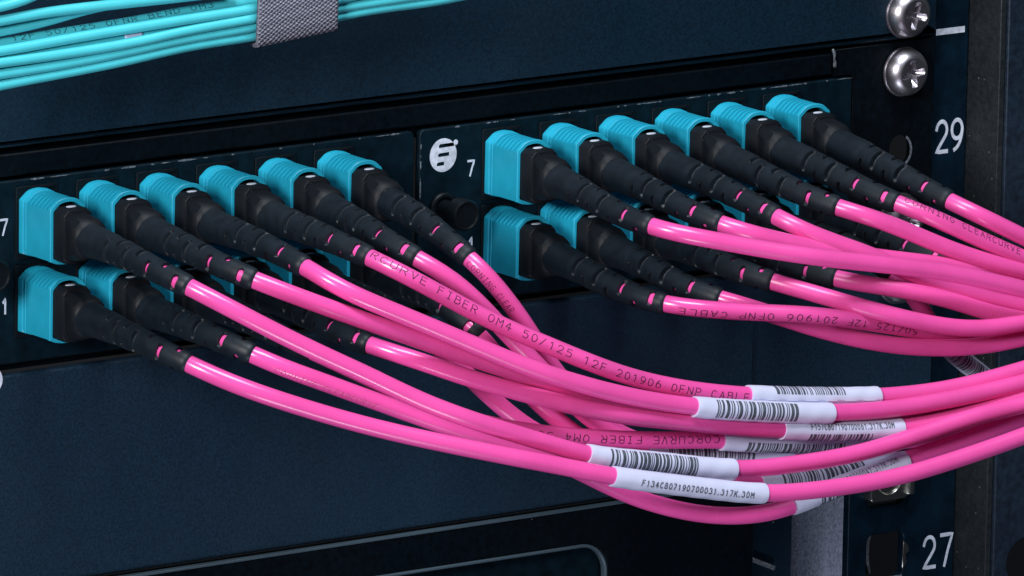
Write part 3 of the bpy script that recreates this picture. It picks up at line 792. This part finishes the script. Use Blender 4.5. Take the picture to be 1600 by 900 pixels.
patch_cable(lab(5, 1, 1, ', mostly hidden'), P(5, 1, 1), (1478, 411, Y),
    tr((-57, -60, -62, -62), (1510, 424), (1550, 440), (1600, 462), (1720, 500)), 0)

# ------------------------------------------------------------------ turquoise bundle and its strap
def fiber(label, trace, r=1.03, text=None, band=None):
    pts = [at(*q) for q in trace]; path = Path(pts)
    o = link('fiber_cable', tube(path, 0, path.L, lambda s, a: r, 0.9, 18), 'cyan', None, True)
    tag(o, label, 'fiber cable', 'turquoise cables in the strapped bundle')
    if text:
        body, x0, x1, h, p0, p1 = text
        link('printed_text', wrap_text(path, body, path.s_at(x0), path.s_at(x1), h, r+0.03, math.radians(p0), math.radians(p1)), 'teal_ink', o)
    if band:
        link('label_band', tube(path, path.s_at(band[0]), path.s_at(band[1]), lambda s, a: r+0.12, 0.5, 20), 'paper', o, True)
    return o
B = -24.0
def fb(dy, *pts): return [(x, y, B+dy) for x, y in pts]
fiber('lowest turquoise cable along the underside of the strapped bundle', fb(-1.0, (-60, 147), (0, 133), (100, 114), (200, 94), (300, 71), (400, 56), (460, 42), (530, 25), (600, 12), (680, 2), (780, -20)))
fiber('second turquoise cable from the bottom of the bundle', fb(-1.4, (-60, 126), (0, 116), (100, 100), (200, 80), (300, 59), (400, 42), (460, 28), (530, 12), (600, 2), (700, -14)))
fiber('third turquoise cable from the bottom of the bundle', fb(-2.0, (-60, 106), (0, 98), (100, 84), (200, 68), (300, 46), (400, 28), (460, 14), (530, -2), (620, -20)))
fiber('fourth turquoise cable from bottom, just under the printed one', fb(-1.8, (-60, 87), (0, 80), (100, 62), (200, 45), (300, 29), (400, 13), (460, 0), (540, -20)))
fiber('printed turquoise cable along the dark gap in the bundle', fb(0.6, (-60, 78), (0, 67), (100, 51), (200, 35), (300, 16), (400, 0), (480, -22)), text=('12F 50/125 OFNR BEND OM3', 15, 330, 1.25, -25, -25))
fiber('turquoise cable along the upper side of the dark gap', fb(-0.6, (-60, 60), (0, 49), (70, 34), (136, 14), (200, 2), (274, -9), (360, -22)))
fiber('turquoise cable leading to the top edge, right of the corner', fb(-2.2, (-60, 42), (0, 33), (60, 21), (150, 10), (270, -3), (380, -16)))
fiber('turquoise cable curving out of the top left corner', fb(-3.0, (-60, 22), (0, 11), (36, 2), (70, -14), (110, -40)))
fiber('turquoise cable cut off by the very top left corner', fb(-1.0, (-60, 8), (0, -1), (40, -14), (80, -30)))
fiber('recessed turquoise cable seen between the two lowest', fb(1.0, (-60, 134), (0, 125), (100, 107), (200, 88), (300, 66), (400, 49), (530, 18), (620, 2), (720, -15)))
fiber('recessed turquoise cable with a small white band', fb(-0.6, (-60, 98), (0, 90), (100, 74), (200, 56), (300, 39), (400, 20), (530, -8), (600, -20)), band=(190, 219))
fiber('recessed turquoise cable in the middle of the bundle', fb(0.8, (-60, 116), (0, 107), (100, 92), (200, 74), (300, 53), (400, 35), (530, 5), (640, -20)))

def strap_mesh():
    """Woven strap wound round the bundle: a sheet bulging forward over the cables, curling under them to the back."""
    nu, nv = 26, 40; V, F = [], []; uvs = []
    for j in range(nv+1):
        v = j/nv
        for i in range(nu+1):
            u = i/nu
            xl = 404+122*u; yb = 71-27*u                     # lower edge in the photograph
            if v < 0.72:                                     # front face, from the top down
                f = v/0.72; py = -48-24*u + (yb+48+24*u)*f; bulge = -4.6+1.2*math.cos(f*math.pi*0.9)*0.3
                px_ = xl+ (1-f)*2.0 - 3.0*f*(1-u)
                Yd = B-4.4 + 0.9*(f**6)
            else:                                            # folds under the bundle towards the panel
                f = (v-0.72)/0.28; a = f*math.pi*0.75
                py = yb+1.2*math.sin(a)-6*f*f; px_ = xl-3.0*(1-u)-11*f; Yd = B-3.5+7.0*f
            p = at(px_, py, Yd); V.append(p); uvs.append((u, v*1.15))
    for j in range(nv):
        for i in range(nu): F.append((j*(nu+1)+i, j*(nu+1)+i+1, (j+1)*(nu+1)+i+1, (j+1)*(nu+1)+i))
    me = mesh_of(V, F); ul = me.uv_layers.new(name='UVMap')
    for lp in me.loops: ul.data[lp.index].uv = uvs[lp.vertex_index]
    return me
st_ = link('cable_strap', strap_mesh(), 'strap', None, True)
so = st_.modifiers.new('thickness', 'SOLIDIFY'); so.thickness = 0.9*MM; so.offset = 0
tag(st_, 'grey woven fabric strap wound round the turquoise cable bundle', 'cable strap')
